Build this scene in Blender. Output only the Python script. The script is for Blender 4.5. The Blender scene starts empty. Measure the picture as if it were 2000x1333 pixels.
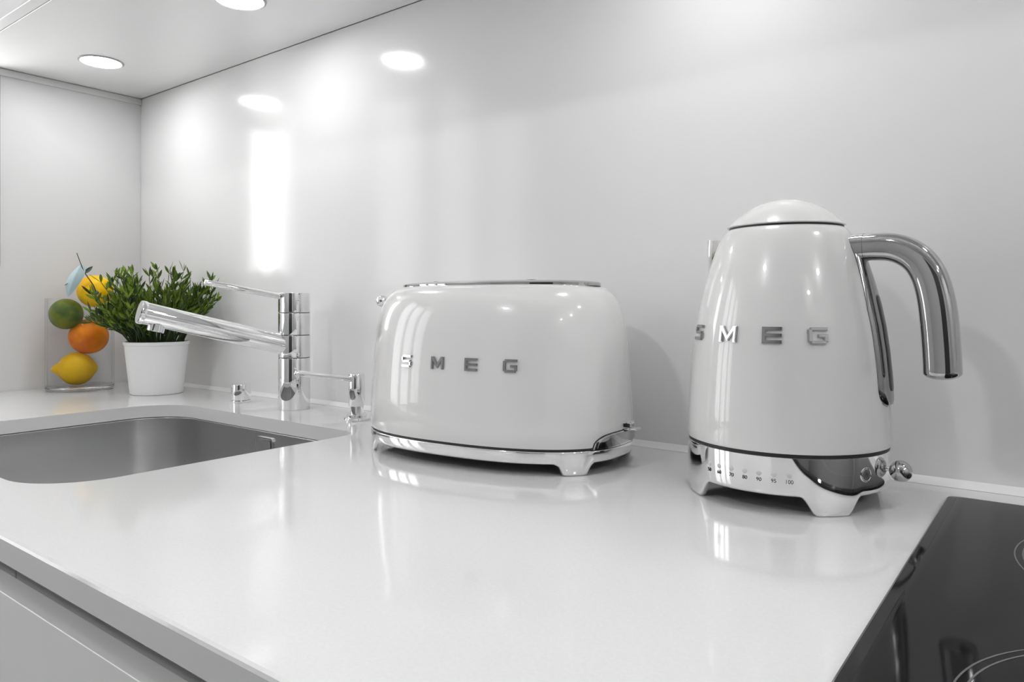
import bpy, bmesh, math, random
from mathutils import Vector, Matrix, noise
from mathutils.geometry import tessellate_polygon
PI = math.pi
C = bpy.context.scene.collection
sc = bpy.context.scene

# ---------------------------------------------------------------- camera
cam = bpy.data.cameras.new('camera'); camo = bpy.data.objects.new('camera', cam); C.objects.link(camo)
camo.location = (0, 0, .17); camo.rotation_euler = (PI/2, 0, math.radians(37.35))
cam.sensor_width = 36; cam.lens = 36*1419/2000; cam.shift_y = -71.5/2000; cam.clip_start = .01
sc.camera = camo
# ---------------------------------------------------------------- colour management, world
vs = sc.view_settings
vs.view_transform = 'Standard'; vs.look = 'None'; vs.gamma = 1; vs.use_curve_mapping = False
vs.exposure = 0.20
w = bpy.data.worlds.new('sky'); sc.world = w; w.use_nodes = True
w.node_tree.nodes['Background'].inputs[0].default_value = (1, 1, 1, 1)
w.node_tree.nodes['Background'].inputs[1].default_value = 1.5
sc.cycles.max_bounces = 14; sc.cycles.glossy_bounces = 8; sc.cycles.transparent_max_bounces = 24
sc.cycles.transmission_bounces = 12; sc.cycles.diffuse_bounces = 6
# room dimensions (z = 0 is the top of the worktop)
WX, WY, RX, RY, FZ, CZ = -1.65, .79, 2.6, -2.6, -.90, 1.62
CAB_Z, CAB_Y = .63, .43            # underside and front of the wall cabinets
# windows of the left wall: (y0, y1, z0, z1)
WINS = [(.380, .519, .245, 1.30), (-.72, .12, -.10, .95)]
def area(name, loc, rot, sx, sy, power):
    l = bpy.data.lights.new(name, 'AREA'); l.shape = 'RECTANGLE'; l.size = sx; l.size_y = sy; l.energy = power
    o = bpy.data.objects.new(name, l); C.objects.link(o); o.location = loc; o.rotation_euler = rot
    return o
WP = [3.0, 5.0]
for (y0, y1, z0, z1), p in zip(WINS, WP):   # daylight entering through each window
    area('window_daylight', (WX-.055, (y0+y1)/2, (z0+z1)/2), (0, -PI/2, 0), z1-z0, y1-y0, p)
# fill light added out of view above the wall cabinets, bounced off the ceiling
area('cabinet_uplight', (.2, .56, 1.37), (PI+.45, 0, 0), 3.0, .16, 30)
CEIL_E = 150.0
LAMP_E = 48.0

# ---------------------------------------------------------------- materials
def mat(name, col=(.8,.8,.8), rough=.5, metal=0, spec=.5, coat=0, coat_r=.03, bump=None, emit=None, ior=None):
    m = bpy.data.materials.new(name); m.use_nodes = True
    nt = m.node_tree; b = nt.nodes['Principled BSDF']
    b.inputs['Base Color'].default_value = (*col, 1); b.inputs['Roughness'].default_value = rough
    b.inputs['Metallic'].default_value = metal; b.inputs['Specular IOR Level'].default_value = spec
    b.inputs['Coat Weight'].default_value = coat; b.inputs['Coat Roughness'].default_value = coat_r
    if ior: b.inputs['IOR'].default_value = ior
    if emit: b.inputs['Emission Color'].default_value = (1, 1, 1, 1); b.inputs['Emission Strength'].default_value = emit
    if bump:
        tc = nt.nodes.new('ShaderNodeTexCoord'); n = nt.nodes.new('ShaderNodeTexNoise'); bp = nt.nodes.new('ShaderNodeBump')
        n.inputs['Scale'].default_value = bump[0]; bp.inputs['Strength'].default_value = bump[1]; bp.inputs['Distance'].default_value = bump[2]
        nt.links.new(tc.outputs['Object'], n.inputs['Vector']); nt.links.new(n.outputs['Fac'], bp.inputs['Height'])
        nt.links.new(bp.outputs['Normal'], b.inputs['Normal'])
    return m
def noise_colour(m, c1, c2, scale, stretch=(1,1,1), detail=2):
    nt = m.node_tree; b = nt.nodes['Principled BSDF']
    tc = nt.nodes.new('ShaderNodeTexCoord'); mp = nt.nodes.new('ShaderNodeMapping'); n = nt.nodes.new('ShaderNodeTexNoise')
    r = nt.nodes.new('ShaderNodeValToRGB'); mp.inputs['Scale'].default_value = stretch
    n.inputs['Scale'].default_value = scale; n.inputs['Detail'].default_value = detail
    r.color_ramp.elements[0].position = .35; r.color_ramp.elements[1].position = .65
    r.color_ramp.elements[0].color = (*c1, 1); r.color_ramp.elements[1].color = (*c2, 1)
    nt.links.new(tc.outputs['Object'], mp.inputs['Vector']); nt.links.new(mp.outputs[0], n.inputs['Vector'])
    nt.links.new(n.outputs['Fac'], r.inputs[0]); nt.links.new(r.outputs[0], b.inputs['Base Color'])
    return m
M = {}
M['wall'] = mat('painted_wall', (.72,.72,.72), .45)
M['glass_white'] = mat('white_back_painted_glass', (.82,.82,.82), .13, spec=.5, ior=1.5)
M['worktop'] = noise_colour(mat('white_quartz', (.8,.8,.8), .09, ior=1.5), (.645,.645,.645), (.665,.665,.665), 400)
M['slab_edge'] = mat('quartz_edge', (.64,.64,.64), .35)
M['cab'] = mat('white_lacquer', (.74,.74,.74), .35)
M['cab_under'] = mat('white_panel', (.86,.86,.86), .22)
M['ceiling'] = mat('ceiling_paint', (.85,.85,.85), .8)
M['floor'] = noise_colour(mat('dark_floor', (.1,.1,.1), .35), (.20,.20,.20), (.28,.28,.28), 3, (1, 12, 1))
M['rear'] = mat('pale_wall', (.55,.55,.55), .7)
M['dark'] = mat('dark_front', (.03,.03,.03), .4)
M['frame'] = mat('window_frame_grey', (.42,.42,.42), .4)
M['chrome'] = mat('chrome', (.86,.86,.86), .035, metal=1)
M['chrome_dark'] = mat('dark_chrome', (.52,.52,.52), .05, metal=1)
M['enamel'] = mat('white_enamel', (.72,.72,.715), .22, coat=1.0, coat_r=.02, ior=1.45)
M['rubber'] = mat('black_seal', (.02,.02,.02), .5)
M['under'] = mat('dark_underside', (.03,.03,.03), .6)
M['ink'] = mat('black_print', (.03,.03,.03), .5)
M['hob'] = mat('black_ceramic_glass', (.008,.008,.008), .06, spec=.18, ior=1.45)
M['hobmark'] = mat('grey_screen_print', (.11,.11,.11), .25)
M['pot'] = mat('white_ceramic', (.84,.84,.84), .4)
M['soil'] = mat('dark_soil', (.02,.02,.018), .9, bump=(150, .8, .004))
M['lens'] = mat('lamp_lens', (1,1,1), .4, emit=LAMP_E)
M['ceiling_lens'] = mat('ceiling_lamp_lens', (1,1,1), .4, emit=CEIL_E)  # glowing lens of the added fill lamps
M['led'] = mat('indicator_lens', (.62,.62,.62), .15)
M['water_window'] = mat('smoked_window', (.05,.05,.05), .06, ior=1.5)
M['spine'] = mat('dark_grey_metal', (.34,.34,.34), .10, metal=1)
M['letter'] = mat('letter_chrome', (.42,.42,.42), .08, metal=1)
M['silicone'] = mat('white_sealant', (.82,.82,.82), .3)
# brushed steel: fine streaks along the wall of the bowl
m = mat('brushed_steel', (.62,.62,.62), .26, metal=1); nt = m.node_tree; b = nt.nodes['Principled BSDF']
b.inputs['Anisotropic'].default_value = .3
tc = nt.nodes.new('ShaderNodeTexCoord'); mp = nt.nodes.new('ShaderNodeMapping'); n = nt.nodes.new('ShaderNodeTexNoise'); bp = nt.nodes.new('ShaderNodeBump')
mp.inputs['Scale'].default_value = (6, 6, 900); n.inputs['Scale'].default_value = 1.2; bp.inputs['Strength'].default_value = .04; bp.inputs['Distance'].default_value = .0006
nt.links.new(tc.outputs['Object'], mp.inputs[0]); nt.links.new(mp.outputs[0], n.inputs[0]); nt.links.new(n.outputs['Fac'], bp.inputs['Height']); nt.links.new(bp.outputs[0], b.inputs['Normal'])
M['steel'] = m
def thin_glass(name, tint, f0=1.5):
    m = bpy.data.materials.new(name); m.use_nodes = True; nt = m.node_tree; nt.nodes.clear()
    o = nt.nodes.new('ShaderNodeOutputMaterial'); mx = nt.nodes.new('ShaderNodeMixShader'); t = nt.nodes.new('ShaderNodeBsdfTransparent'); g = nt.nodes.new('ShaderNodeBsdfGlossy'); lw = nt.nodes.new('ShaderNodeLayerWeight'); pw = nt.nodes.new('ShaderNodeMath'); ma = nt.nodes.new('ShaderNodeMath')
    t.inputs[0].default_value = (*tint, 1); g.inputs['Roughness'].default_value = .01; lw.inputs[0].default_value = .5
    pw.operation = 'POWER'; pw.inputs[1].default_value = 5; ma.operation = 'MULTIPLY_ADD'; ma.inputs[1].default_value = 1-f0; ma.inputs[2].default_value = f0
    nt.links.new(lw.outputs['Facing'], pw.inputs[0]); nt.links.new(pw.outputs[0], ma.inputs[0]); nt.links.new(ma.outputs[0], mx.inputs[0]); nt.links.new(t.outputs[0], mx.inputs[1]); nt.links.new(g.outputs[0], mx.inputs[2]); nt.links.new(mx.outputs[0], o.inputs[0])
    return m
M['glass'] = thin_glass('clear_glass', (.985,.99,.995), .012)
M['pane'] = thin_glass('window_pane', (.96,.96,.96), .03)
gb = mat('thick_glass', (.97,.985,1), .01, ior=1.45); gb.node_tree.nodes['Principled BSDF'].inputs['Transmission Weight'].default_value = 1; M['glass_base'] = gb
def citrus(name, c1, c2, scale=22):
    m = mat(name, c1, .5, spec=.18, coat=.05, coat_r=.25, bump=(260, .35, .0012)); noise_colour(m, c1, c2, scale); return m
M['lemon'] = citrus('lemon_peel', (.74,.43,.002), (.80,.50,.004))
M['orange'] = citrus('orange_peel', (.86,.26,.002), (.62,.13,.002), 28)
M['lime'] = citrus('green_peel', (.045,.095,.012), (.17,.19,.008), 40)
M['mandarin'] = citrus('yellow_orange_peel', (.95,.50,.004), (.95,.60,.01))
def leafmat(name, c1, c2, trans=.25, rough=.45):
    m = mat(name, c1, rough); nt = m.node_tree; b = nt.nodes['Principled BSDF']
    g = nt.nodes.new('ShaderNodeNewGeometry'); r = nt.nodes.new('ShaderNodeValToRGB')
    r.color_ramp.elements[0].color = (*c1, 1); r.color_ramp.elements[1].color = (*c2, 1)
    nt.links.new(g.outputs['Random Per Island'], r.inputs[0]); nt.links.new(r.outputs[0], b.inputs['Base Color'])
    t = nt.nodes.new('ShaderNodeBsdfTranslucent'); mx = nt.nodes.new('ShaderNodeMixShader'); mx.inputs[0].default_value = trans
    nt.links.new(r.outputs[0], t.inputs[0]); nt.links.new(b.outputs[0], mx.inputs[1]); nt.links.new(t.outputs[0], mx.inputs[2])
    nt.links.new(mx.outputs[0], nt.nodes['Material Output'].inputs[0]); return m
M['leaf'] = leafmat('plant_leaf', (.010,.030,.006), (.19,.30,.02))
M['stem'] = mat('plant_stem', (.03,.055,.012), .6)
M['cleaf'] = leafmat('citrus_leaf', (.10,.17,.13), (.16,.24,.18), .15, .35)
M['cleaf_pale'] = leafmat('citrus_leaf_underside', (.50,.64,.68), (.56,.70,.74), .15, .4)
M['twig'] = mat('citrus_twig', (.05,.055,.03), .6)

# ---------------------------------------------------------------- mesh helpers
def finish(name, bm, m, parent=None, angle=35, loc=None, rot=None, fix=True):
    if fix: bmesh.ops.recalc_face_normals(bm, faces=bm.faces)
    for f in bm.faces: f.smooth = True
    me = bpy.data.meshes.new(name); bm.to_mesh(me); bm.free()
    if angle < 180: me.set_sharp_from_angle(angle=math.radians(angle))
    for mm in (m if isinstance(m, list) else [m]): me.materials.append(mm)
    o = bpy.data.objects.new(name, me); C.objects.link(o)
    if parent: o.parent = parent
    if loc: o.location = loc
    if rot is not None: o.rotation_euler = rot
    return o
def grid(bm, rows, closed=True, cap0=False, cap1=False):
    """rows: list of rings (lists of points) skinned into a surface"""
    R = [[bm.verts.new(p) for p in row] for row in rows]
    n = len(rows[0])
    for a, b in zip(R, R[1:]):
        for i in range(n if closed else n-1):
            j = (i+1) % n
            bm.faces.new((a[i], a[j], b[j], b[i]))
    if cap0: bm.faces.new(R[0][::-1])
    if cap1: bm.faces.new(R[-1])
    return R
def lathe(bm, prof, seg=64, c=(0,0,0), axis='z'):
    """prof: (r, h) list; r == 0 allowed at the ends"""
    def pt(r, h, a):
        x, y = r*math.cos(a), r*math.sin(a)
        if axis == 'z': v = (x, y, h)
        elif axis == 'x': v = (h, x, y)
        else: v = (x, h, y)
        return Vector(v)+Vector(c)
    prev = None
    for r, h in prof:
        if r < 1e-7: cur = [bm.verts.new(pt(0, h, 0))]
        else: cur = [bm.verts.new(pt(r, h, 2*PI*i/seg)) for i in range(seg)]
        if prev:
            for i in range(seg):
                j = (i+1) % seg
                if len(prev) == 1 and len(cur) > 1: bm.faces.new((prev[0], cur[i], cur[j]))
                elif len(cur) == 1 and len(prev) > 1: bm.faces.new((prev[i], prev[j], cur[0]))
                elif len(cur) > 1: bm.faces.new((prev[i], prev[j], cur[j], cur[i]))
        prev = cur
def cyl_prof(r, z0, z1, bev=.001, n=4):
    p = [(0, z0)]
    for i in range(n+1):
        a = PI/2*i/n; p.append((r-bev+bev*math.sin(a), z0+bev-bev*math.cos(a)))
    for i in range(n+1):
        a = PI/2*i/n; p.append((r-bev+bev*math.cos(a), z1-bev+bev*math.sin(a)))
    return p+[(0, z1)]
def box(bm, x0, x1, y0, y1, z0, z1, bev=0, seg=2):
    v = [bm.verts.new((x, y, z)) for x in (x0, x1) for y in (y0, y1) for z in (z0, z1)]
    fs = [bm.faces.new([v[i] for i in q]) for q in ((0,1,3,2),(4,6,7,5),(0,4,5,1),(2,3,7,6),(0,2,6,4),(1,5,7,3))]
    if bev:
        es = {e for f in fs for e in f.edges}
        bmesh.ops.bevel(bm, geom=list(es), offset=bev, segments=seg, profile=.5, affect='EDGES')
def tube(bm, pts, rad, seg=16, cap=True, ratio=1.0, up=(0,0,1), power=2.0, round_end=(True, True)):
    """sweep along pts; rad number or list; ratio = side / in-plane radius; rounded caps"""
    pts = [Vector(p) for p in pts]; n = len(pts)
    rad = rad if isinstance(rad, (list, tuple)) else [rad]*n
    up = Vector(up); rings = []
    def ring(p, t, r, s=1.0):
        a = t.cross(up)
        a = a.normalized() if a.length > 1e-6 else Vector((1,0,0)); b = a.cross(t).normalized()
        out = []
        for i in range(seg):
            u = 2*PI*i/seg; cx, sx = math.cos(u), math.sin(u)
            e = 2.0/power
            X = math.copysign(abs(cx)**e, cx); Y = math.copysign(abs(sx)**e, sx)
            out.append(p+a*(X*r*ratio*s)+b*(Y*r*s))
        return out
    for k in range(n):
        t = (pts[min(k+1, n-1)]-pts[max(k-1, 0)]).normalized()
        if k == 0 and cap and round_end[0]:
            for q in (0, .35, .65, .87): a_ = q*PI/2; rings.append(ring(pts[0]-t*rad[0]*math.cos(a_)*round_end[0], t, rad[0], max(.02, math.sin(a_))))
        rings.append(ring(pts[k], t, rad[k]))
        if k == n-1 and cap and round_end[1]:
            for q in (.87, .65, .35, 0): a_ = q*PI/2; rings.append(ring(pts[-1]+t*rad[-1]*math.cos(a_)*round_end[1], t, rad[-1], max(.02, math.sin(a_))))
    grid(bm, rings, True, cap, cap)
def smooth_path(pts, n=8):
    pts = [Vector(p) for p in pts]; out = []
    P = [pts[0]*2-pts[1]]+pts+[pts[-1]*2-pts[-2]]
    for i in range(1, len(P)-2):
        for k in range(n):
            t = k/n; a, b, c, d = P[i-1:i+3]
            out.append(.5*((2*b)+(c-a)*t+(2*a-5*b+4*c-d)*t*t+(3*b-a-3*c+d)*t**3))
    out.append(pts[-1]); return out
def poly_ring(bm, outer, inner, z):
    """flat face with a hole"""
    loops = [[Vector((*p, 0)) for p in outer], [Vector((*p, 0)) for p in inner]]
    tris = tessellate_polygon(loops); pts = outer+inner
    vs_ = [bm.verts.new((*p, z)) for p in pts]
    for t in tris:
        try: bm.faces.new([vs_[i] for i in t])
        except ValueError: pass
    return vs_[:len(outer)], vs_[len(outer):]
def rrect(x0, x1, y0, y1, r, n=10):
    out = []
    rs = r if isinstance(r, (list, tuple)) else [r]*4
    for (cx, cy, a0), r in zip(((1,1,0),(0,1,90),(0,0,180),(1,0,270)), rs):
        X = x1-r if cx else x0+r; Y = y1-r if cy else y0+r
        for i in range(n+1):
            a = math.radians(a0+90*i/n); out.append((X+r*math.cos(a), Y+r*math.sin(a)))
    return out
def thing(name, label, cat, loc=(0,0,0), rotz=0, group=None):
    o = bpy.data.objects.new(name, None); C.objects.link(o); o.empty_display_size = .05
    o.location = loc; o.rotation_euler = (0, 0, rotz); o['label'] = label; o['category'] = cat
    if group: o['group'] = group
    return o
def struct(o): o['kind'] = 'structure'; return o

# ---------------------------------------------------------------- room shell
def slab(name, b, m):
    bm = bmesh.new(); box(bm, *b); return struct(finish(name, bm, m))
slab('floor', (WX-.2, RX+.2, RY-.2, WY+.2, FZ-.1, FZ), M['floor'])
slab('ceiling', (WX-.2, RX+.2, RY-.2, WY+.2, CZ, CZ+.1), M['ceiling'])
slab('wall_back', (WX-.2, RX+.2, WY+.006, WY+.2, FZ, CZ), M['wall'])
slab('wall_right', (RX, RX+.2, RY, WY+.006, FZ, CZ), M['rear'])
slab('wall_rear', (WX-.2, RX+.2, RY-.2, RY, FZ, CZ), M['rear'])
# left wall with window openings (plane polygon with thickness, cut into bands around the openings)
def wall_left():
    bm = bmesh.new()
    ys = sorted({RY, WY+.006} | {v for w_ in WINS for v in w_[:2]})
    for ya, yb in zip(ys, ys[1:]):
        w_ = [q for q in WINS if q[0] <= ya+1e-6 and q[1] >= yb-1e-6]
        if w_: z0, z1 = w_[0][2:]; box(bm, WX-.2, WX, ya, yb, FZ, z0); box(bm, WX-.2, WX, ya, yb, z1, CZ)
        else: box(bm, WX-.2, WX, ya, yb, FZ, CZ)
    return struct(finish('wall_left', bm, M['wall']))
wall_left()
for k, (y0, y1, z0, z1) in enumerate(WINS):
    root = bpy.data.objects.new('window_%d' % (k+1), None); C.objects.link(root); root.location = (WX, (y0+y1)/2, z0); root['kind'] = 'structure'
    bm = bmesh.new(); t = .006 if k == 0 else .035; hy = (y1-y0)/2; H = z1-z0
    box(bm, -.03, .004, -hy, -hy+t, 0, H); box(bm, -.03, .004, hy-t, hy, 0, H)
    box(bm, -.03, .004, -hy+t, hy-t, 0, t); box(bm, -.03, .004, -hy+t, hy-t, H-t, H)
    if k == 1:
        for q in (-.14, .14): box(bm, -.05, .004, q-.02, q+.02, t, H-t)
    finish('window_frame', bm, M['frame'], root)
    bm = bmesh.new(); box(bm, -.02, -.017, -hy+t, hy-t, t, H-t); finish('window_pane', bm, M['pane'], root)
# glossy splashback, its lower bead of sealant, trim under the cabinets on the left wall
bm = bmesh.new(); box(bm, WX+.001, 1.58, WY, WY+.0055, .0005, CAB_Z-.0005)
o = finish('splashback', bm, M['glass_white']); o['label'] = 'glossy white glass splashback panel between worktop and wall cabinet'; o['category'] = 'splashback'
bm = bmesh.new(); grid(bm, [[(x, WY-.0075, .0002), (x, WY-.0001, .0002), (x, WY-.0001, .0068), (x, WY-.0022, .0045), (x, WY-.0048, .0016)] for x in (WX+.001, 1.58)], True, True, True)
struct(finish('trim_1', bm, M['silicone']))
bm = bmesh.new(); box(bm, WX, WX+.006, CAB_Y+.005, WY-.001, CAB_Z-.014, CAB_Z-.001, .001)
struct(finish('trim_2', bm, M['wall']))
# unseen dark panel added across the room to darken reflections in the chrome
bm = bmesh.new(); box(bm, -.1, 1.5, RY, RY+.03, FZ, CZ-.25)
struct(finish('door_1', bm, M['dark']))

# ---------------------------------------------------------------- wall cabinet with recessed lamps
def wall_cabinet():
    t = thing('wall_cabinet', 'white wall cabinet above the worktop with lamps recessed in its flat underside', 'cabinet', (0, WY, CAB_Z))
    bm = bmesh.new(); box(bm, WX+.008, 1.58, CAB_Y+.02-WY, -.004, .018, .70)
    finish('cabinet_body', bm, M['cab'], t, 18)
    bm = bmesh.new(); box(bm, WX+.002, 1.58, CAB_Y+.02-WY, -.001, 0, .017, .0008)
    finish('bottom_panel', bm, M['cab_under'], t, 18)
    n = 5; W = (1.58-(WX+.01))/n
    for k in range(n):
        bm = bmesh.new(); box(bm, WX+.01+k*W+.0015, WX+.01+(k+1)*W-.0015, CAB_Y-WY, CAB_Y+.019-WY, 0, .70, .0012)
        finish('door', bm, M['cab_under'], t, 18)
wall_cabinet()
for k, x in enumerate((-1.452, -.990, -.28, .185)):
    lab = ['bright round recessed lamp in cabinet underside nearest the left corner',
           'bright round recessed lamp cut by the top edge of the photo, above the tap'][k] if k < 2 else 'round recessed lamp in the cabinet underside, above the %s, outside the frame' % ['kettle', 'hob'][k-2]
    t = thing('recessed_lamp', lab, 'lamp', (x, .621, CAB_Z), 0, 'recessed lamps under the wall cabinet')
    bm = bmesh.new(); lathe(bm, [(.0345, -.0002), (.0345, -.0022), (.036, -.0028), (.0385, -.0016), (.039, -.0002)], 48); finish('trim_ring', bm, M['frame'], t, fix=True)
    bm = bmesh.new(); lathe(bm, [(0, -.0016), (.0343, -.0016), (.0343, -.0003), (0, -.0003)], 48); finish('lens', bm, M['lens'], t)

for k, (x, y) in enumerate([(1.95, -.30), (1.95, -1.25), (-.75, -1.35)]):  # unseen lamps added as fill light from right and left
    t = thing('ceiling_lamp', ['round white lamp in the room ceiling nearest the kitchen worktop, outside the frame', 'round white lamp in the room ceiling further from the worktop, outside the frame', 'round white lamp in the room ceiling near the left windows, outside the frame'][k], 'ceiling lamp', (x, y, CZ), 0, 'round lamps in the room ceiling')
    bm = bmesh.new(); lathe(bm, [(.080, -.0002), (.080, -.004), (.088, -.004), (.092, -.0002)], 48); finish('trim_ring', bm, M['cab'], t)
    bm = bmesh.new(); lathe(bm, [(0, -.003), (.0798, -.003), (.0798, -.0003), (0, -.0003)], 40); finish('lens', bm, M['ceiling_lens'], t)

# ---------------------------------------------------------------- worktop with sink cut-out
FY = .197
SX0, SX1, SY0, SY1 = -1.232, -.742, .262, .641
HOLE_R = [.028, .075, .075, .075]        # back right, back left, front left, front right
def worktop():
    bm = bmesh.new(); xr = 1.58; x0 = WX+.001; yb = WY-.0005; bv = .0028; T = .0195
    outer = [(xr, yb), (x0, yb), (x0, FY+bv), (xr, FY+bv)]
    inner = rrect(SX0, SX1, SY0, SY1, HOLE_R, 14)
    ot, it = poly_ring(bm, outer, inner, 0)
    ob, ib = poly_ring(bm, outer, inner, -T)
    n = len(it); bi = [bm.verts.new((p[0]+(q[0]-p[0])*0, p[1], -.0008)) for p, q in zip(inner, inner)]
    for i in range(n):
        j = (i+1) % n
        f = bm.faces.new((it[i], it[j], ib[j], ib[i])); f.material_index = 1
    for v in bi: bm.verts.remove(v)
    # plain sides
    for a, b_ in ((0, 1), (1, 2), (3, 0)): bm.faces.new((ot[a], ot[b_], ob[b_], ob[a]))
    # eased front edge
    e1 = [bm.verts.new((x, FY+.0008, -.0009)) for x in (x0, xr)]; e2 = [bm.verts.new((x, FY, -bv)) for x in (x0, xr)]
    e3 = [bm.verts.new((x, FY, -T)) for x in (x0, xr)]
    bm.faces.new((ot[2], ot[3], e1[1], e1[0])); bm.faces.new((e1[0], e1[1], e2[1], e2[0]))
    f = bm.faces.new((e2[0], e2[1], e3[1], e3[0])); f.material_index = 1
    bm.faces.new((e3[0], e3[1], ob[3], ob[2]))
    o = finish('worktop', bm, [M['worktop'], M['slab_edge']], None, 10)
    o['label'] = 'long glossy white stone worktop with the sink cut into it'; o['category'] = 'worktop'
worktop()

# ---------------------------------------------------------------- base cabinets with J-channel
def base_cabinet(x0, x1, label):
    t = thing('base_cabinet', label, 'cabinet', ((x0+x1)/2, .5, FZ), 0, 'base cabinets under the worktop')
    hw = (x1-x0)/2-.0008; Z = -FZ
    bm = bmesh.new(); box(bm, -hw, hw, .232-.5, .76-.5, .10, Z-.205); box(bm, -hw, hw, .232-.5, .2345-.5, Z-.205, Z-.0700)
    box(bm, -hw, -hw+.016, .2345-.5, .76-.5, Z-.205, Z-.020); box(bm, hw-.016, hw, .2345-.5, .76-.5, Z-.205, Z-.020)
    box(bm, -hw, hw, .27-.5, .74-.5, 0, .10)
    finish('cabinet_body', bm, M['cab'], t, 18)
    # recessed channel: dark back, flat floor ending at the thin lip on the door
    rows = [(y-.5, Z+z) for y, z in ((.2344, -.0200), (.2320, -.0200), (.2320, -.0660), (.2150, -.0660), (.2150, -.0431), (FY+.0031, -.0435), (FY+.0031, -.0690), (.2344, -.0690))]
    bm = bmesh.new(); grid(bm, [[(-hw, y, z) for y, z in rows], [(hw, y, z) for y, z in rows]], True, True, True)
    finish('grip_channel', bm, M['cab'], t, 30)
    pr = [(FY+.0200-.5, .11), (FY+.0200-.5, Z-.0640), (FY+.0029-.5, Z-.0638), (FY+.0029-.5, Z-.0434), (FY+.0026-.5, Z-.0430), (FY+.0016-.5, Z-.0430), (FY+.0012-.5, Z-.0434), (FY+.0012-.5, .11)]
    bm = bmesh.new(); grid(bm, [[(x, y, z) for y, z in pr] for x in (-hw+.001, hw-.001)], True, True, True)
    finish('door', bm, M['cab'], t, 18)
base_cabinet(-1.645, -.70, 'grey white sink base cabinet with recessed grip channel at far left under the worktop')
base_cabinet(-.70, -.10, 'grey white base cabinet with recessed grip channel below the near worktop edge')
base_cabinet(-.10, .5, 'base cabinet below the black hob, outside the frame')
base_cabinet(.5, 1.57, 'base cabinet right of the hob, outside the frame')

# ---------------------------------------------------------------- sink
def sink():
    t = thing('kitchen_sink', 'brushed stainless steel sink bowl set below the white worktop', 'sink', ((SX0+SX1)/2, (SY0+SY1)/2, -.195))
    cx, cy = (SX0+SX1)/2, (SY0+SY1)/2; bm = bmesh.new(); e = .002
    R0 = [r+e for r in HOLE_R]; R0[0] = .055
    def rg(g, z, dr=0): return [(x-cx, y-cy, z+.195) for x, y in rrect(SX0-e+g, SX1+e-g, SY0-e+g, SY1+e-g, [max(.01, r-g+dr) for r in R0], 14)]
    rows = [rg(-.014, -.0202), rg(-.002, -.0202), rg(0, -.0213), rg(.0001, -.0222), rg(.0001, -.0235), rg(.0002, -.05), rg(.001, -.13), rg(.008, -.155), rg(.018, -.170), rg(.035, -.1765), rg(.09, -.180)]
    rows2 = [rg(.09, -.182), rg(.033, -.1785), rg(.016, -.1718), rg(.0062, -.156), rg(.002, -.13), rg(-.0012, -.05), rg(-.0022, -.0225), rg(-.014, -.0222)]
    grid(bm, rows+rows2, True, False, False)
    a = grid(bm, [rg(.09, -.180)], True, False, True)
    bmesh.ops.remove_doubles(bm, verts=bm.verts, dist=1e-5)
    finish('bowl', bm, M['steel'], t, 60)
    bm = bmesh.new(); lathe(bm, [(0, .0152), (.030, .0152), (.034, .018), (.044, .0185), (.046, .0165), (.046, .0152)], 40); finish('drain', bm, M['chrome'], t)
    # overflow plate on the far wall of the bowl
    ox, oz, yy = -.957-cx, .195-.0450, (SY1+e-.0012)-cy
    bm = bmesh.new()
    o_ = rrect(ox-.022, ox+.022, oz-.0155, oz+.0155, .005, 5); i_ = rrect(ox-.0195, ox+.0195, oz-.0130, oz+.0130, .0035, 5)
    grid(bm, [[(x, yy+.0008, z) for x, z in o_], [(x, yy-.0016, z) for x, z in o_], [(x, yy-.0016, z) for x, z in i_], [(x, yy-.0002, z) for x, z in i_]])
    fr = finish('overflow_frame', bm, M['chrome'], t, 30)
    bm = bmesh.new(); i2 = rrect(ox-.018, ox+.018, oz-.0115, oz+.0115, .003, 5)
    grid(bm, [[(x, yy+.0002, z) for x, z in i2], [(x, yy-.0028, z) for x, z in i2]], True, False, True)
    finish('overflow_cover', bm, M['steel'], fr, 30)
sink()

# ---------------------------------------------------------------- hob
def hob():
    x0, x1, y0, y1 = -.083, .497, .228, .737; cx, cy = (x0+x1)/2, (y0+y1)/2
    t = thing('induction_hob', 'black glass hob with printed cooking rings on the worktop at bottom right', 'hob', (cx, cy, 0))
    bm = bmesh.new(); hx, hy = (x1-x0)/2, (y1-y0)/2
    def rg(g, z): return [(x, y, z) for x, y in rrect(-hx+g, hx-g, -hy+g, hy-g, .008, 6)]
    grid(bm, [rg(.001, .0002), rg(0, .0006), rg(0, .0022), rg(.0014, .0034), rg(.008, .0046)], True, True, True)
    finish('glass_plate', bm, M['hob'], t, 8)
    zones = [(.062, .36, .102), (.090, .592, .118), (.36, .36, .075), (.36, .60, .098)]
    for zx, zy, r in zones:
        bm = bmesh.new()
        for rr in (r, r-.0045):
            lathe(bm, [(rr, .00462), (rr, .00475), (rr-.0009, .00475), (rr-.0009, .00462)], 96, (zx-cx, zy-cy, 0))
        finish('cooking_ring', bm, M['hobmark'], t)
hob()

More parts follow.
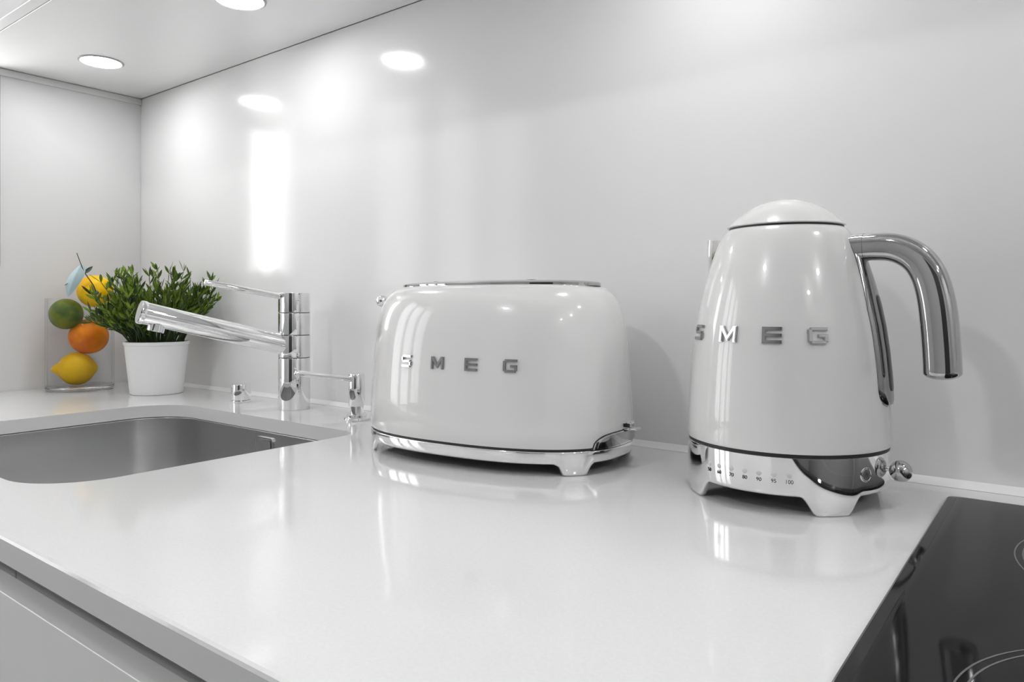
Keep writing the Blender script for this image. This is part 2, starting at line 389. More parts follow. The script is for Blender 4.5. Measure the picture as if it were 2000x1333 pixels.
# ---------------------------------------------------------------- tap, control knob, soap dispenser
SW = math.radians(15)
def swdir(th, up=0):
    v = Vector((-math.sin(th), -math.cos(th), math.tan(up))); return v.normalized()
def tap():
    t = thing('kitchen_tap', 'tall chrome single lever tap standing behind the sink with its spout swung left', 'tap', (-1.003, .728, 0))
    R = .0253
    bm = bmesh.new(); lathe(bm, cyl_prof(R, .0, .0832, .0007), 64); finish('column', bm, M['chrome'], t)
    bm = bmesh.new(); lathe(bm, cyl_prof(R-.001, .083, .1572, .0002), 48); finish('seal_ring', bm, M['rubber'], t)
    bm = bmesh.new(); lathe(bm, cyl_prof(R, .0842, .1198, .0006), 64); sp = finish('swivel_collar', bm, M['chrome'], t)
    bm = bmesh.new(); lathe(bm, cyl_prof(R, .1208, .1560, .0006), 64); finish('upper_collar', bm, M['chrome'], t)
    bm = bmesh.new(); lathe(bm, cyl_prof(R, .1570, .1885, .0006), 64); finish('cap', bm, M['chrome'], t)
    d = swdir(SW, math.radians(14.5)); base = Vector((0, 0, .1022)); r = .0160
    p0 = base+Vector((d.x, d.y, 0)).normalized()*.008; p1 = p0+d*.222
    bm = bmesh.new(); tube(bm, [p0, p0+(p1-p0)*.5, p1], r, 40, round_end=(0, 0)); s = finish('spout', bm, M['chrome'], t, 40)
    bm = bmesh.new(); tube(bm, [p1-d*.001, p1+d*.0012, p1+d*.006, p1+d*.0072], [r+.0006, r+.0012, r+.0012, r+.0004], 40, round_end=(0, 0)); finish('end_cap', bm, M['chrome'], s, 30)
    dn = d.cross(Vector((0,0,1)).cross(d)).normalized()
    dn = (Vector((0,0,-1))-d*Vector((0,0,-1)).dot(d)).normalized()
    q = p1-d*.021+dn*(r-.004)
    bm = bmesh.new(); tube(bm, [q, q+dn*.006, q+dn*.0105, q+dn*.0112], [.0118, .0118, .0118, .0108], 32, up=d, round_end=(0, 0)); finish('aerator', bm, M['chrome'], s, 30)
    d2 = swdir(SW, math.radians(10)); a0 = Vector((0, 0, .182))+Vector((d2.x, d2.y, 0)).normalized()*.017
    bm = bmesh.new(); tube(bm, [a0, a0+d2*.06, a0+d2*.124], [.0050, .0049, .0047], 20, round_end=(0, .25)); finish('lever', bm, M['chrome'], t, 40)
tap()
def knob():
    t = thing('sink_knob', 'short round chrome drain knob on the worktop left of the tap', 'knob', (-1.146, .722, 0))
    bm = bmesh.new(); lathe(bm, cyl_prof(.0172, .0, .0035, .0005), 48); finish('collar', bm, M['chrome'], t)
    bm = bmesh.new(); lathe(bm, cyl_prof(.0165, .0038, .031, .0008), 48); finish('grip', bm, M['chrome'], t)
knob()
def dispenser():
    t = thing('soap_dispenser', 'small chrome soap dispenser pump with a thin spout between tap and toaster', 'soap dispenser', (-.831, .712, 0))
    bm = bmesh.new(); lathe(bm, [(0, 0), (.0185, 0), (.0188, .002), (.0178, .0038), (.0148, .0044), (.0146, .0078), (.0135, .0088), (0, .0088)], 48); finish('flange', bm, M['chrome'], t)
    bm = bmesh.new(); lathe(bm, [(0, .008), (.0098, .008), (.0098, .0215), (0, .0215)], 32); finish('neck', bm, M['chrome'], t)
    bm = bmesh.new(); lathe(bm, [(0, .0205), (.0108, .0205), (.0116, .022), (.0119, .045), (.0119, .0665), (.0110, .0680), (0, .0680)], 40); finish('pump_head', bm, M['chrome'], t)
    d = swdir(math.radians(14), math.radians(9.5)); a = Vector((0, 0, .0590))+d*.006
    bm = bmesh.new(); tube(bm, [a, a+d*.05, a+d*.084, a+d*.087+Vector((0,0,-.0004)), a+d*.0885+Vector((0,0,-.003))], [.0042, .0040, .0039, .0038, .0034], 18, round_end=(0, .3)); finish('nozzle', bm, M['chrome'], t, 40)
dispenser()

# ---------------------------------------------------------------- lettering
def letter_poly(ch, W):
    s = .23
    if ch == 'S': return [(0,0),(W,0),(W,.6),(s,.6),(s,.8),(W,.8),(W,1),(0,1),(0,.4),(W-s,.4),(W-s,.2),(0,.2)]
    if ch == 'E': return [(0,0),(W,0),(W,.2),(s,.2),(s,.4),(W,.4),(W,.6),(s,.6),(s,.8),(W,.8),(W,1),(0,1)]
    if ch == 'G': return [(0,0),(W,0),(W,.58),(.5*W,.58),(.5*W,.39),(W-s,.39),(W-s,.2),(s,.2),(s,.8),(W,.8),(W,1),(0,1)]
    return [(0,0),(s*.95,0),(s*.95,.60),(W/2-.03,.08),(W/2+.03,.08),(W-s*.95,.60),(W-s*.95,0),(W,0),(W,1),(W-s*1.15,1),(W/2,.43),(s*1.15,1),(0,1)]
def letter(ch, H, parent, pos, nrm, lean, th=.0022):
    """pos on the surface, nrm horizontal outward direction angle, lean = backward tilt"""
    bm = bmesh.new(); W = 1.13 if ch != 'M' else 1.25
    vs_ = [bm.verts.new(((x-W/2)*H, (y-.5)*H, -.001)) for x, y in letter_poly(ch, W)]
    f = bm.faces.new(vs_)
    if ch in 'SG':
        keep = [v for v in vs_ if (abs(v.co.x) > W/2*H-1e-6) and (abs(v.co.y) > .5*H-1e-6 or ch == 'S')]
        if ch == 'S': keep = [vs_[1], vs_[2], vs_[7], vs_[8]]
        else: keep = [vs_[0], vs_[1], vs_[11]]
        bmesh.ops.bevel(bm, geom=keep, offset=.13*H, segments=2, affect='VERTICES')
        f = bm.faces[:][0]
    r = bmesh.ops.extrude_face_region(bm, geom=[f]); top = [g for g in r['geom'] if isinstance(g, bmesh.types.BMVert)]
    for v in top: v.co.z = th
    te = [e for e in bm.edges if all(v in top for v in e.verts)]
    bmesh.ops.bevel(bm, geom=te, offset=.0005, segments=2, affect='EDGES')
    a = nrm; n = Vector((math.cos(a)*math.cos(lean), math.sin(a)*math.cos(lean), math.sin(lean)))
    xr = Vector((-math.sin(a), math.cos(a), 0)); yu = n.cross(xr)
    Mx = Matrix((xr, yu, n)).transposed().to_4x4(); Mx.translation = Vector(pos)
    bm.transform(Mx)
    finish('logo_letter', bm, M['letter'], parent, 30)

# ---------------------------------------------------------------- toaster
def toaster():
    A, B, N, TH = .1595, .1026, 2.46, math.radians(5.17)
    t = thing('toaster', 'rounded white two slice toaster with chrome base and SMEG letters', 'toaster', (-.526, .660, 0), TH)
    t['label'] = 'rounded glossy white toaster with chrome footed base standing left of the kettle'
    K = 180
    def plan(g, z, k=K, a=A, b=B, n=N):
        out = []
        for i in range(k):
            u = 2*PI*(i+.5)/k; c, s = math.cos(u), math.sin(u)
            x = (a-g)*math.copysign(abs(c)**(2/n), c); y = (b-g)*math.copysign(abs(s)**(2/n), s)
            out.append((x, y, z))
        # redistribute evenly by arc length
        P = [Vector(p) for p in out]; L = [0]
        for i in range(k): L.append(L[-1]+(P[(i+1) % k]-P[i]).length)
        res = []; j = 0
        for i in range(k):
            d = L[-1]*i/k
            while L[j+1] < d: j += 1
            f = (d-L[j])/max(1e-9, L[j+1]-L[j]); res.append(P[j].lerp(P[(j+1) % k], f))
        return res
    prof = [(.004,.0270),(.0006,.0268),(0,.0275),(.0001,.045),(.001,.075),(.0025,.1),(.0045,.124),(.0065,.140),(.0090,.1535),(.0118,.1645),(.0155,.1735),(.020,.1808),(.026,.1865),(.034,.1900),(.044,.1918),(.056,.1927),(.070,.1930)]
    bm = bmesh.new(); grid(bm, [plan(g, z) for g, z in prof], True, True, True)
    body = finish('body', bm, M['enamel'], t, 50)
    bm = bmesh.new(); grid(bm, [plan(.0016, .0235), plan(.0016, .0272)], True, True, True); finish('seal', bm, M['rubber'], t)
    # chrome base band with arches between four feet
    P0 = plan(0, 0); feet = [Vector((x, sy*y, 0)) for x, y in ((-.131, .066), (.135, .0625)) for sy in (-1, 1)]
    step = sum((P0[(i+1) % K]-P0[i]).length for i in range(K))/K
    def low(i):
        p = P0[i]; d = min(range(4), key=lambda q: (p-feet[q]).length)
        dd = (p-feet[d]).length; lo, hi = .0110, .0195
        if dd <= lo: return 0.0
        if dd >= hi: return .0118
        s = (dd-lo)/(hi-lo); return .0118*(s*s*(3-2*s))
    rings = [[], [], [], [], []]
    top = plan(.0002, .0242); tin = plan(.003, .0242)
    for i in range(K):
        lo = low(i); f = 1-lo/.0118; p = Vector((P0[i].x, P0[i].y, 0)); q = p*(1-.014-.012*f)
    def ringat(g, zfun): return [Vector((p.x, p.y, zfun(i))) for i, p in enumerate(plan(g, 0))]
    rows = [plan(.004, .0242), plan(.0008, .0242), plan(.0003, .0237), plan(.0002, .0230), ringat(.0003, lambda i: .0236*.5+low(i)*.5+.003*.5), ringat(.0006, lambda i: low(i)+.0028), ringat(.0012, lambda i: low(i)+.0010), ringat(.0022, lambda i: low(i)), ringat(.0048, lambda i: low(i)), ringat(.0048, lambda i: .0236)]
    bm = bmesh.new(); grid(bm, rows); finish('chrome_base', bm, M['chrome'], t, 50)
    bm = bmesh.new(); grid(bm, [plan(.0050, .0130), plan(.0050, .0150)], True, True, True); finish('underside', bm, M['under'], t)
    # top plate with two bread slots
    bm = bmesh.new(); rows = [plan(0, z, 120, a, b, 2.3) for a, b, z in ((.128,.060,.1900),(.128,.060,.1931),(.1265,.0585,.1942),(.117,.052,.1955),(.09,.040,.1970),(.05,.022,.1976))]
    pl_ = grid(bm, rows, True, True, True); top_plate = finish('top_plate', bm, M['chrome_dark'], t, 50)
    for sy in (-.022, .022):
        bm = bmesh.new(); o_ = rrect(-.070, .070, sy-.0105, sy+.0105, .006, 5); i_ = rrect(-.067, .067, sy-.008, sy+.008, .004, 5)
        grid(bm, [[(x, y, .194) for x, y in o_], [(x, y, .1970) for x, y in o_], [(x, y, .1970) for x, y in i_], [(x, y, .1965) for x, y in i_]], True, False, True)
        finish('bread_slot', bm, [M['rubber']], top_plate, 30)
    # curved chrome cover above the base at the right end
    def surf_x(y, off): return A*(1-min(1, abs(y)/B)**N)**(1/N)+off
    def cover(h, hw, off, z0, m, nm, pw=5):
        bm = bmesh.new(); NU, NV = 48, 8
        def rr(of, shrink):
            rows = []
            for v in range(NV+1):
                row = []
                for u in range(NU+1):
                    y = -hw+2*hw*u/NU; e = abs(y)/hw; top_ = h*(max(0, 1-e**pw))**.5
                    z = z0+top_*v/NV
                    row.append(Vector((surf_x(y, of), y, z)))
                rows.append(row)
            return rows
        a = rr(off, 0); b2 = rr(-.002, 0)
        Ra = grid(bm, a, False); Rb = grid(bm, b2, False)
        for s_ in (0, NV):
            for u in range(NU): bm.faces.new((Ra[s_][u], Ra[s_][u+1], Rb[s_][u+1], Rb[s_][u]))
        bmesh.ops.remove_doubles(bm, verts=bm.verts, dist=1e-6)
        return finish(nm, bm, m, t, 40)
    cover(.0152, .0515, .0006, .0246, M['rubber'], 'cover_seal')
    cover(.0142, .0505, .0014, .0250, M['chrome'], 'end_cover')
    cover(.0118, .0470, .0019, .0262, M['chrome_dark'], 'control_panel')
    for (zc, ln, wd) in ((.0475, .0090, .005), (.0410, .0150, .008)):
        bm = bmesh.new(); box(bm, A-.002, A+ln, -.004, -.004+wd+.006, zc-.0016, zc+.0016, .0012, 2); finish('push_button', bm, M['chrome'], t, 18)
    bm = bmesh.new(); box(bm, A-.003, A+.003, -.002, .009, .0375, .0485, .001); finish('button_mount', bm, M['rubber'], t)
    # lever with ball end at the left end
    bm = bmesh.new(); lathe(bm, [(0, -.176), (.0032, -.1755), (.0032, -.139), (0, -.139)], 20, (0, .002, .1740), 'x'); lv = finish('lever_stem', bm, M['rubber'], t)
    bm = bmesh.new(); lathe(bm, [(.0078*math.sin(PI*i/14), -.1790-.0078*math.cos(PI*i/14)) for i in range(15)], 28, (0, .002, .1745), 'x'); finish('lever_ball', bm, M['chrome'], t)
    bm = bmesh.new(); box(bm, -.1740, -.140, -.002, .006, .1605, .1660, .002); finish('lever_bracket', bm, M['rubber'], t)
    # letters, following the bowed front
    for ch, x in zip('SMEG', (-.0527, -.0085, .0340, .0770)):
        g = .0031; z = .1085; a_, b_ = A-g, B-g
        y = -b_*(1-(abs(x)/a_)**N)**(1/N)
        gx = math.copysign((abs(x)/a_)**(N-1)/a_, x); gy = -(abs(y)/b_)**(N-1)/b_
        letter(ch, .0132, t, (x, y, z), math.atan2(gy, gx), math.radians(4), .0022)
toaster()

# ---------------------------------------------------------------- kettle
def kettle():
    t = thing('electric_kettle', 'tall white electric kettle with domed lid and dark chrome handle', 'kettle', (-.2046, .680, 0))
    t['label'] = 'tall glossy white electric kettle with domed lid and curved chrome handle beside the hob'
    body_p = [(.0860,.0502),(.0868,.0496),(.0872,.051),(.0872,.056),(.0866,.072),(.0854,.0905),(.0838,.112),(.0818,.132),(.0790,.152),(.0756,.169),(.0726,.182),(.0694,.194),(.0655,.207),(.0615,.2185),(.0572,.2290),(.0545,.2338),(.0520,.2368),(.0505,.2380),(.0490,.2384)]
    def prof_r(z):
        for (r0, z0), (r1, z1) in zip(body_p[2:], body_p[3:]):
            if z0 <= z <= z1: return r0+(r1-r0)*(z-z0)/(z1-z0)
        return body_p[-1][0]
    # densify the profile smoothly
    pp = smooth_path([(r, z, 0) for r, z in body_p], 4)
    bm = bmesh.new(); lathe(bm, [(0, .0502)]+[(p.x, p.y) for p in pp]+[(0, .2384)], 160); finish('body', bm, M['enamel'], t, 60)
    bm = bmesh.new(); lathe(bm, cyl_prof(.0855, .0462, .0508, .0003), 128); finish('base_seal', bm, M['rubber'], t)
    bm = bmesh.new(); lathe(bm, cyl_prof(.0492, .2378, .2405, .0003), 96); finish('lid_seal', bm, M['rubber'], t)
    lid = [(.0490,.2398),(.0504,.2399),(.0510,.2403),(.0511,.2409)]
    for k in range(1, 30):
        r = .0508*math.cos(PI/2*k/30); lid.append((r, .2412+.0245*(1-(r/.0508)**2.25)))
    pp = [Vector((r, z, 0)) for r, z in lid]
    bm = bmesh.new(); lathe(bm, [(0, .2398)]+[(p.x, p.y) for p in pp]+[(0, .2657)], 128); finish('lid', bm, M['enamel'], t, 60)
    # chrome base with four feet
    K = 240; fa = [math.radians(a) for a in (-48, -138, 42, 132)]; RB = .0868
    def low(i):
        a = 2*PI*i/K; d = min(abs((a-f+PI) % (2*PI)-PI) for f in fa)*RB
        lo, hi = .0125, .0270
        if d <= lo: return 0.
        if d >= hi: return .0152
        s = (d-lo)/(hi-lo); return .0152*(s*s*(3-2*s))
    def rg(r, zf): return [(r*math.cos(2*PI*i/K), r*math.sin(2*PI*i/K), zf(i)) for i in range(K)]
    rows = [rg(.0835, lambda i: .0468), rg(.0862, lambda i: .0468), rg(RB, lambda i: .0463), rg(RB, lambda i: .0455), rg(RB-.0001, lambda i: .034), rg(RB-.0003, lambda i: .024), rg(RB-.0008, lambda i: low(i)+.0040), rg(.0858, lambda i: low(i)+.0022), rg(.0850, lambda i: low(i)+.0006), rg(.0842, low), rg(.0812, low), rg(.0812, lambda i: .0462)]
    bm = bmesh.new(); grid(bm, rows); base = finish('chrome_base', bm, M['chrome'], t, 50)
    bm = bmesh.new(); lathe(bm, cyl_prof(.0811, .0165, .0185, .0003), 96); finish('underside', bm, M['under'], t)
    # indicator lights and printed numbers
    for s, az in zip(('50','60','70','80','90','95','100'), (241.7, 249.4, 257.6, 265.6, 273.3, 281, 288.8)):
        a = math.radians(az); n = Vector((math.cos(a), math.sin(a), 0)); u = Vector((-math.sin(a), math.cos(a), 0)); rb = RB-.0001
        bm = bmesh.new()
        prev = None; cen = bm.verts.new(n*(rb+.0007)+Vector((0,0,.0325)))
        rgs = [[Vector(n*(rb+h)+u*(r*math.cos(q*PI/10))+Vector((0,0,.0325+r*math.sin(q*PI/10)))) for q in range(20)] for r, h in ((.0020,-.0006),(.0020,.0001),(.0015,.0004))]
        R_ = grid(bm, rgs)
        for q in range(20): bm.faces.new((R_[-1][q], R_[-1][(q+1) % 20], cen))
        finish('indicator_light', bm, M['led'], base, 60)
        cu = bpy.data.curves.new('digits', 'FONT'); cu.body = s; cu.size = .0043; cu.align_x = 'CENTER'; cu.align_y = 'CENTER'; cu.offset = 0
        tmp = bpy.data.objects.new('digits', cu); C.objects.link(tmp)
        dg = bpy.context.evaluated_depsgraph_get(); me = bpy.data.meshes.new_from_object(tmp.evaluated_get(dg))
        bpy.data.objects.remove(tmp)
        bm = bmesh.new(); bm.from_mesh(me); bpy.data.meshes.remove(me)
        ex = bmesh.ops.extrude_face_region(bm, geom=bm.faces[:])
        for v in [g for g in ex['geom'] if isinstance(g, bmesh.types.BMVert)]: v.co.z = .0003
        for v in bm.verts:
            aa = a+v.co.x/RB; v.co = Vector((math.cos(aa)*(RB-.00018+v.co.z), math.sin(aa)*(RB-.00018+v.co.z), .0272+v.co.y))
        finish('temperature_number', bm, M['ink'], base, 30)
    # round power button
    a = math.radians(331.5); n = Vector((math.cos(a), math.sin(a), 0)); u = Vector((-math.sin(a), math.cos(a), 0))
    def disc(bm, rs, cz=.0325, nn=36):
        R_ = grid(bm, [[n*(RB-.0006+h)+u*(r*math.cos(q*2*PI/nn))+Vector((0,0,cz+r*math.sin(q*2*PI/nn))) for q in range(nn)] for r, h in rs])
        bm.faces.new(R_[-1])
    bm = bmesh.new(); disc(bm, ((.0060,-.001),(.0060,.0007),(.0057,.0010),(.0053,.0010),(.0050,.0006))); pb = finish('power_button', bm, M['chrome'], base, 30)
    bm = bmesh.new(); disc(bm, ((.0049,.0),(.0049,.0008),(.0045,.0011))); finish('button_face', bm, M['chrome_dark'], pb, 30)
    bm = bmesh.new()
    pts = [n*(RB+.00055)+u*(.0017*math.sin(q))+Vector((0,0,.0322+.0017*math.cos(q))) for q in [math.radians(40+280*k/16) for k in range(17)]]
    tube(bm, pts, .00028, 8, up=n); p_ = n*(RB+.00055)+Vector((0,0,.0325)); tube(bm, [p_, p_+Vector((0,0,.001)), p_+Vector((0,0,.0024))], .00028, 8, up=n)
    finish('power_symbol', bm, M['ink'], pb)
    # ball lever on the base
    d = Vector((1, -.10, 0)).normalized(); s0 = d*.080+Vector((0,0,.0345)); s1 = d*.0915+Vector((0,0,.0325))
    bm = bmesh.new(); tube(bm, [s0, (s0+s1)/2, s1], .0022, 14); lv = finish('lever_stem', bm, M['chrome'], base)
    bm = bmesh.new(); lathe(bm, [(.0088*math.sin(PI*i/16), -.0088*math.cos(PI*i/16)) for i in range(17)], 32, s1+d*.005); finish('lever_ball', bm, M['chrome_dark'], lv)
    # spout at the back left
    HA = math.radians(355.5); sd = math.radians(176)
    n = Vector((math.cos(sd), math.sin(sd), 0)); u = Vector((-math.sin(sd), math.cos(sd), 0))
    bm = bmesh.new(); rows = []; rin = []
    for k in range(9):
        f = k/8; z = .189+.0405*f; rb = prof_r(min(z, .2375))-.002; pr = .004+.0180*f**.8; w_ = .004+.017*f**.7; ro = []; ri = []
        for q in range(17):
            s_ = -1+2*q/16; e = (1-abs(s_)**1.6)
            off = math.sqrt(max(0, rb*rb-(s_*w_)**2))
            zz = z+(.0035*e*f)
            ro.append(n*(off+pr*e)+u*(s_*w_)+Vector((0,0,zz))); ri.append(n*(off+max(.0003, pr*e-.0012)-.0003)+u*(s_*w_*.95)+Vector((0,0,zz)))
        rows.append(ro); rin.append(ri)
    Ra = grid(bm, rows, False); Rb = grid(bm, rin, False)
    for q in range(16): bm.faces.new((Ra[-1][q], Ra[-1][q+1], Rb[-1][q+1], Rb[-1][q]))
    finish('spout', bm, M['chrome'], t, 60)
    # handle (plane of the axis at angle HA)
    n = Vector((math.cos(HA), math.sin(HA), 0)); u = Vector((-math.sin(HA), math.cos(HA), 0))
    hp = [(.052,.2172),(.064,.2182),(.078,.2185),(.0905,.2172),(.1015,.2126),(.1100,.2052),(.1160,.1950),(.1198,.1835),(.1227,.168),(.1247,.1475),(.1260,.1272),(.1264,.1150)]
    path = smooth_path([n*x+Vector((0,0,z)) for x, z in hp], 6)
    L = len(path); rad = [.0102+.0019*min(1, max(0, (k/L-.15)/.6)) for k in range(L)]
    bm = bmesh.new(); tube(bm, path, rad, 48, ratio=1.12, up=(u.x, u.y, 0), power=2.7, round_end=(0, .45))
    hd = finish('handle', bm, M['chrome_dark'], t, 60)
    bm = bmesh.new(); tube(bm, path[:9], [r+.0005 for r in rad[:9]], 48, ratio=1.12, up=(u.x, u.y, 0), power=2.7, round_end=(0, 0)); finish('handle_collar', bm, M['chrome_dark'], hd, 50)
    # raised spine down the body below the handle, with smoked water window
    def strap(z0, z1, hw, off, m, nm, side=.004, par=t):
        bm = bmesh.new(); NZ = 40; NU = 14; rows = []
        for k in range(NZ+1):
            f = k/NZ; z = z0+(z1-z0)*f
            e = 1.0
            dz = z-z0
            if dz < hw: e = math.sqrt(max(0, 1-((hw-dz)/hw)**2))
            if nm == 'water_window' and z1-z < hw: e = math.sqrt(max(0, 1-((hw-(z1-z))/hw)**2))
            hz = hw-(.0055*min(1, max(0, (z-.165)/.045)) if nm != 'water_window' else 0)
            w_ = max(.0002, hz*e); row = []
            rb = prof_r(z)
            for q in range(NU+1):
                s_ = -1+2*q/NU; pr = off*(1-abs(s_)**4)*min(1, e*1.5)
                yy = s_*w_; row.append(n*(math.sqrt(max(0, rb*rb-yy*yy))+pr-.0006)+u*yy+Vector((0,0,z)))
            rows.append(row)
        inner = [[p-n*(.006 if nm != 'water_window' else .002) for p in row] for row in rows]
        Ra = grid(bm, rows, False); Rb = grid(bm, inner, False)
        for a_, b_ in zip(range(NZ), range(1, NZ+1)):
            for e_ in (0, NU): bm.faces.new((Ra[a_][e_], Ra[b_][e_], Rb[b_][e_], Rb[a_][e_]))
        for e_ in (0, NZ):
            for q in range(NU): bm.faces.new((Ra[e_][q], Ra[e_][q+1], Rb[e_][q+1], Rb[e_][q]))
        return finish(nm, bm, m, par, 60)
    sp = strap(.0835, .2200, .0170, .0052, M['spine'], 'handle_spine')
    strap(.0960, .1800, .0090, .0062, M['water_window'], 'water_window', par=sp)
    # letters on the front
    for ch, az in zip('SMEG', (223.5, 252.6, 279.5, 304.5)):
        a = math.radians(az); z = .1447; r = prof_r(z)
        letter(ch, .0137, t, (r*math.cos(a), r*math.sin(a), z), a, math.radians(9), .0022)
kettle()

# ---------------------------------------------------------------- glass vase with citrus fruit
VX, VY = -1.570, .632
RT = Vector((.372, .928, 0)); FT = Vector((.928, -.372, 0))
def vase():
    t = thing('glass_vase', 'clear straight sided glass vase filled with citrus fruit in the far left corner', 'vase', (VX, VY, 0))
    bm = bmesh.new(); lathe(bm, [(.0600, .0095), (.0600, .1805), (.0590, .1820), (.0575, .1820), (.0565, .1805), (.0565, .0095)], 96); finish('glass_wall', bm, M['glass'], t, 60, fix=True)
    bm = bmesh.new(); lathe(bm, [(0, .0004), (.0575, .0004), (.0596, .0020), (.0600, .0050), (.0600, .0093), (.0560, .0093), (.0, .0085)], 96); finish('thick_bottom', bm, M['glass_base'], t, 60)
vase()
def fruit(name, label, cat, m, c, R, sc_=(1,1,1), nub=None, tilt=0):
    """R: radius; nub: direction and size of pointed ends; mesh centred on c, thing origin at its lowest point"""
    t = thing(name, label, cat, (c.x, c.y, c.z-R*sc_[2]), 0, 'citrus fruit in the glass vase')
    bm = bmesh.new(); bmesh.ops.create_uvsphere(bm, u_segments=48, v_segments=32, radius=R)
    for v in bm.verts:
        d = v.co.normalized(); k = 1+.012*noise.noise(d*1.7+Vector((R*900, 0, 0)))
        p = Vector((d.x*sc_[0], d.y*sc_[1], d.z*sc_[2]))*R*k
        if nub:
            nd, nh = nub; q = d.dot(nd)
            if q > .90: p += nd*nh*((q-.90)/.10)**1.6
            if q < -.85: p += -nd*nh*.35*((-q-.85)/.15)**2
        v.co = p+Vector((0, 0, R*sc_[2]))
    finish('fruit_body', bm, m, t, 180); return t
P = lambda e, dpt, z: Vector((VX, VY, 0))+RT*e+FT*dpt+Vector((0, 0, z))
fruit('lemon', 'yellow lemon with pointed tip lying at the bottom of the vase', 'lemon', M['lemon'], P(-.006, 0, .0418), .0330, (1.02, 1.0, .98), (-RT, .011))
fruit('orange', 'deep orange fruit in the middle of the vase above the lemon', 'orange', M['orange'], P(.0150, -.004, .1055), .0362, (1, 1, .97))
fruit('lime', 'green citrus fruit near the vase rim at left', 'lime', M['lime'], P(-.0240, .006, .1510), .0302, (1, 1, 1))
t = fruit('mandarin', 'yellow orange fruit with twig and leaves on top of the vase', 'mandarin', M['mandarin'], P(.0262, 0, .1965), .0330, (1.0, 1.0, .98))
def mandarin_leaves(t):
    cz = .0330*.98; c = Vector((0, 0, cz))
    st = c+FT*.0325+RT*.001+Vector((0,0,-.003))
    bm = bmesh.new(); lathe(bm, [(0, -.001), (.0055, -.0005), (.0045, .0015), (.002, .003), (0, .0032)], 10)
    rot = Vector((0,0,1)).rotation_difference(FT).to_matrix().to_4x4(); rot.translation = st-FT*.0008; bm.transform(rot)
    finish('calyx', bm, M['cleaf'], t)
    tw = smooth_path([st, st+FT*.006+RT*-.006+Vector((0,0,.016)), st+FT*.004+RT*-.021+Vector((0,0,.042)), st+FT*.000+RT*-.033+Vector((0,0,.077))], 5)
    bm = bmesh.new(); tube(bm, tw, [.0013-.0006*k/len(tw) for k in range(len(tw))], 8); finish('twig', bm, M['twig'], t)
    def leaf(a, b_, wid, side, curl, m):
        a, b_ = Vector(a), Vector(b_); ax = b_-a; sd = side.normalized(); nn = ax.cross(sd).normalized()
        bm = bmesh.new(); rows = []
        for k in range(13):
            f = k/12; w_ = wid*math.sin(PI*f**.8)**.8+.0003; cc = a+ax*f+nn*(curl*math.sin(PI*f))
            rows.append([cc+sd*(w_*s)+nn*(-abs(s)*w_*.35) for s in (-1,-.6,-.2,0,.2,.6,1)])
        Ra = grid(bm, rows, False); Rb = grid(bm, [[p-nn*.0004 for p in r] for r in rows], False)
        finish('leaf', bm, m, t, 60, fix=False)
    j = st+FT*.002+RT*-.026+Vector((0,0,.055))
    leaf(j, st+RT*-.047+Vector((0,0,-.008))+FT*.0, .0150, RT+FT*.3+Vector((0,0,.3)), .006, M['cleaf_pale'])
    leaf(j+Vector((0,0,-.006)), st+RT*-.054+Vector((0,0,.014)), .0130, RT+FT*.6+Vector((0,0,.6)), -.004, M['cleaf'])
    leaf(st+RT*-.020+Vector((0,0,.038)), st+RT*-.006+Vector((0,0,.052)), .0035, RT+Vector((0,0,-.8)), .001, M['cleaf'])
mandarin_leaves(t)

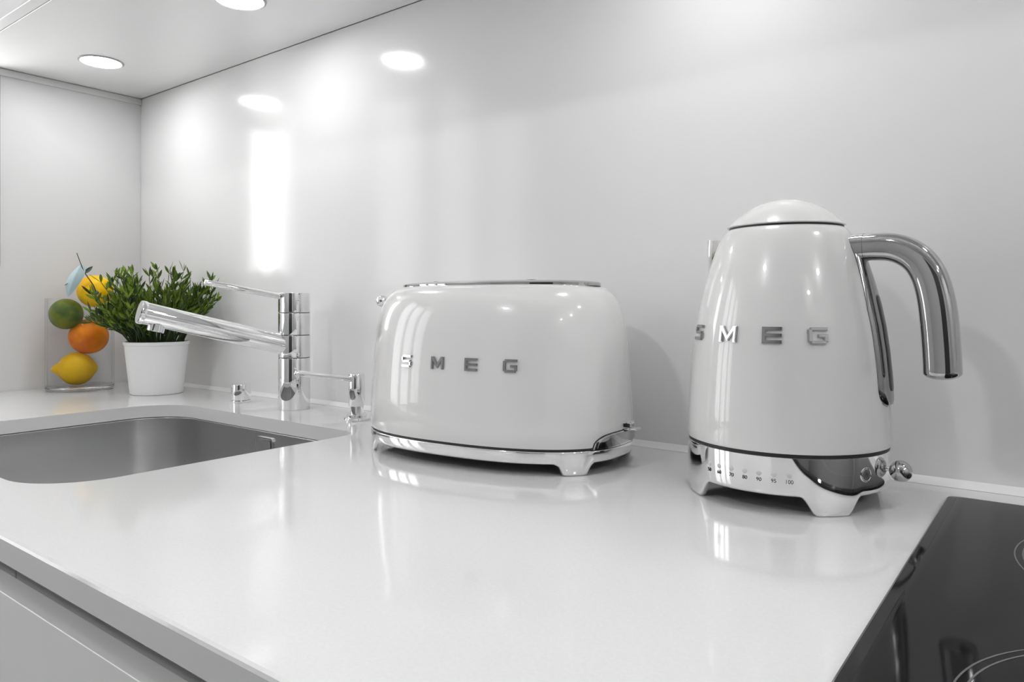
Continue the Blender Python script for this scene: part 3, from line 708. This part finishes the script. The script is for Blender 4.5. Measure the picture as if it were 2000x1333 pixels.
# ---------------------------------------------------------------- potted plant
def plant():
    PX, PY = -1.388, .695
    t = thing('potted_plant', 'bushy green artificial plant in a tapered white pot behind the tap spout', 'potted plant', (PX, PY, 0))
    t['label'] = 'bushy green small leaved plant in a tapered white pot behind the tap spout'
    bm = bmesh.new(); lathe(bm, [(0, 0), (.0450, 0), (.0465, .0012), (.0560, .0925), (.0575, .0935), (.0580, .0985), (.0572, .0995), (.0548, .0992), (.0540, .086), (0, .086)], 80); finish('pot', bm, M['pot'], t)
    bm = bmesh.new(); lathe(bm, [(0, .092), (.05, .0905), (.0535, .088), (.0535, .0865)], 40); finish('soil', bm, M['soil'], t)
    rnd = random.Random(11); bs = bmesh.new(); bl = bmesh.new()
    def leaf(p, d, L, W):
        up = Vector((rnd.uniform(-1,1), rnd.uniform(-1,1), rnd.uniform(-.2,1))).normalized()
        s = d.cross(up)
        if s.length < .1: s = d.cross(Vector((1,0,0)))
        s.normalize(); nn = s.cross(d).normalized(); rows = []
        for f, w_ in ((0,.12),(.25,.7),(.5,1),(.75,.7),(1,.05)):
            c_ = p+d*(L*f)+nn*(L*.15*f*f)
            rows.append([c_-s*(W*w_)+nn*(W*w_*.4), c_, c_+s*(W*w_)+nn*(W*w_*.4)])
        grid(bl, rows, False)
    for k in range(212):
        a = rnd.uniform(0, 2*PI); r0 = .045*math.sqrt(rnd.random()); sp = rnd.uniform(.05, 1)**.6
        lean = sp*math.radians(rnd.choice([52, 60, 48])); L = rnd.uniform(.085, .150)*(1.06-.18*sp)
        if rnd.random() < .12: L *= 1.12
        if k >= 185:          # spreading lower sprigs on the side of the vase
            a = math.atan2(-.928, -.372)+rnd.uniform(-.75, .55); lean = math.radians(rnd.uniform(45, 74)); L = rnd.uniform(.058, .088)
        p = Vector((r0*math.cos(a), r0*math.sin(a), .088+(.008 if k >= 185 else 0))); pts = [p]; aa = a+rnd.uniform(-.4, .4)
        th = lean*.35; n = 9; ok = True
        for q in range(n):
            th += (lean-th)*.28+rnd.uniform(-.05, .05)
            d = Vector((math.cos(aa)*math.sin(th), math.sin(aa)*math.sin(th), math.cos(th))); pts.append(pts[-1]+d*L/n)
        # keep clear of the wall behind, the vase on the left
        lim = WY-.010-PY
        for v in pts:
            if v.y > lim-.014: v.y = lim-.014-(v.y-lim+.014)*.0
        dv = Vector((VX-PX, VY-PY, 0))
        bad = any((Vector((v.x, v.y, 0))-dv).length < .066 and v.z < .185 for v in pts)
        if bad:
            for v in pts:
                q_ = Vector((v.x, v.y, 0))-dv
                if q_.length < .068 and v.z < .187:
                    q_ = q_.normalized()*.068 if q_.length > .02 else Vector((.9, -.4, 0))*.068
                    if q_.y > -.01: q_ = Vector((.6, -.8, 0))*.068
                    v.x, v.y = dv.x+q_.x, dv.y+q_.y
        tube(bs, pts, [.0011-.0006*i/len(pts) for i in range(len(pts))], 5, round_end=(0, 0))
        for q in range(3, len(pts)):
            m_ = 2 if q < len(pts)-1 else 3
            if rnd.random() < (.65 if q < 5 else .25): continue
            for _ in range(m_):
                dd = (pts[q]-pts[q-1]).normalized(); sd = Vector((rnd.uniform(-1,1), rnd.uniform(-1,1), rnd.uniform(-.3,.8))).normalized()
                d = (dd*.9+sd*.75).normalized(); Lf = rnd.uniform(.014, .026)
                e = pts[q]+d*Lf
                if e.y > lim: d.y = min(d.y, 0); d.normalize()
                if (Vector((e.x, e.y, 0))-dv).length < .063 and e.z < .186: continue
                leaf(pts[q], d, Lf, rnd.uniform(.0019, .0031))
    finish('stems', bs, M['stem'], t, 60, fix=False); finish('leaves', bl, M['leaf'], t, 60, fix=False)
plant()
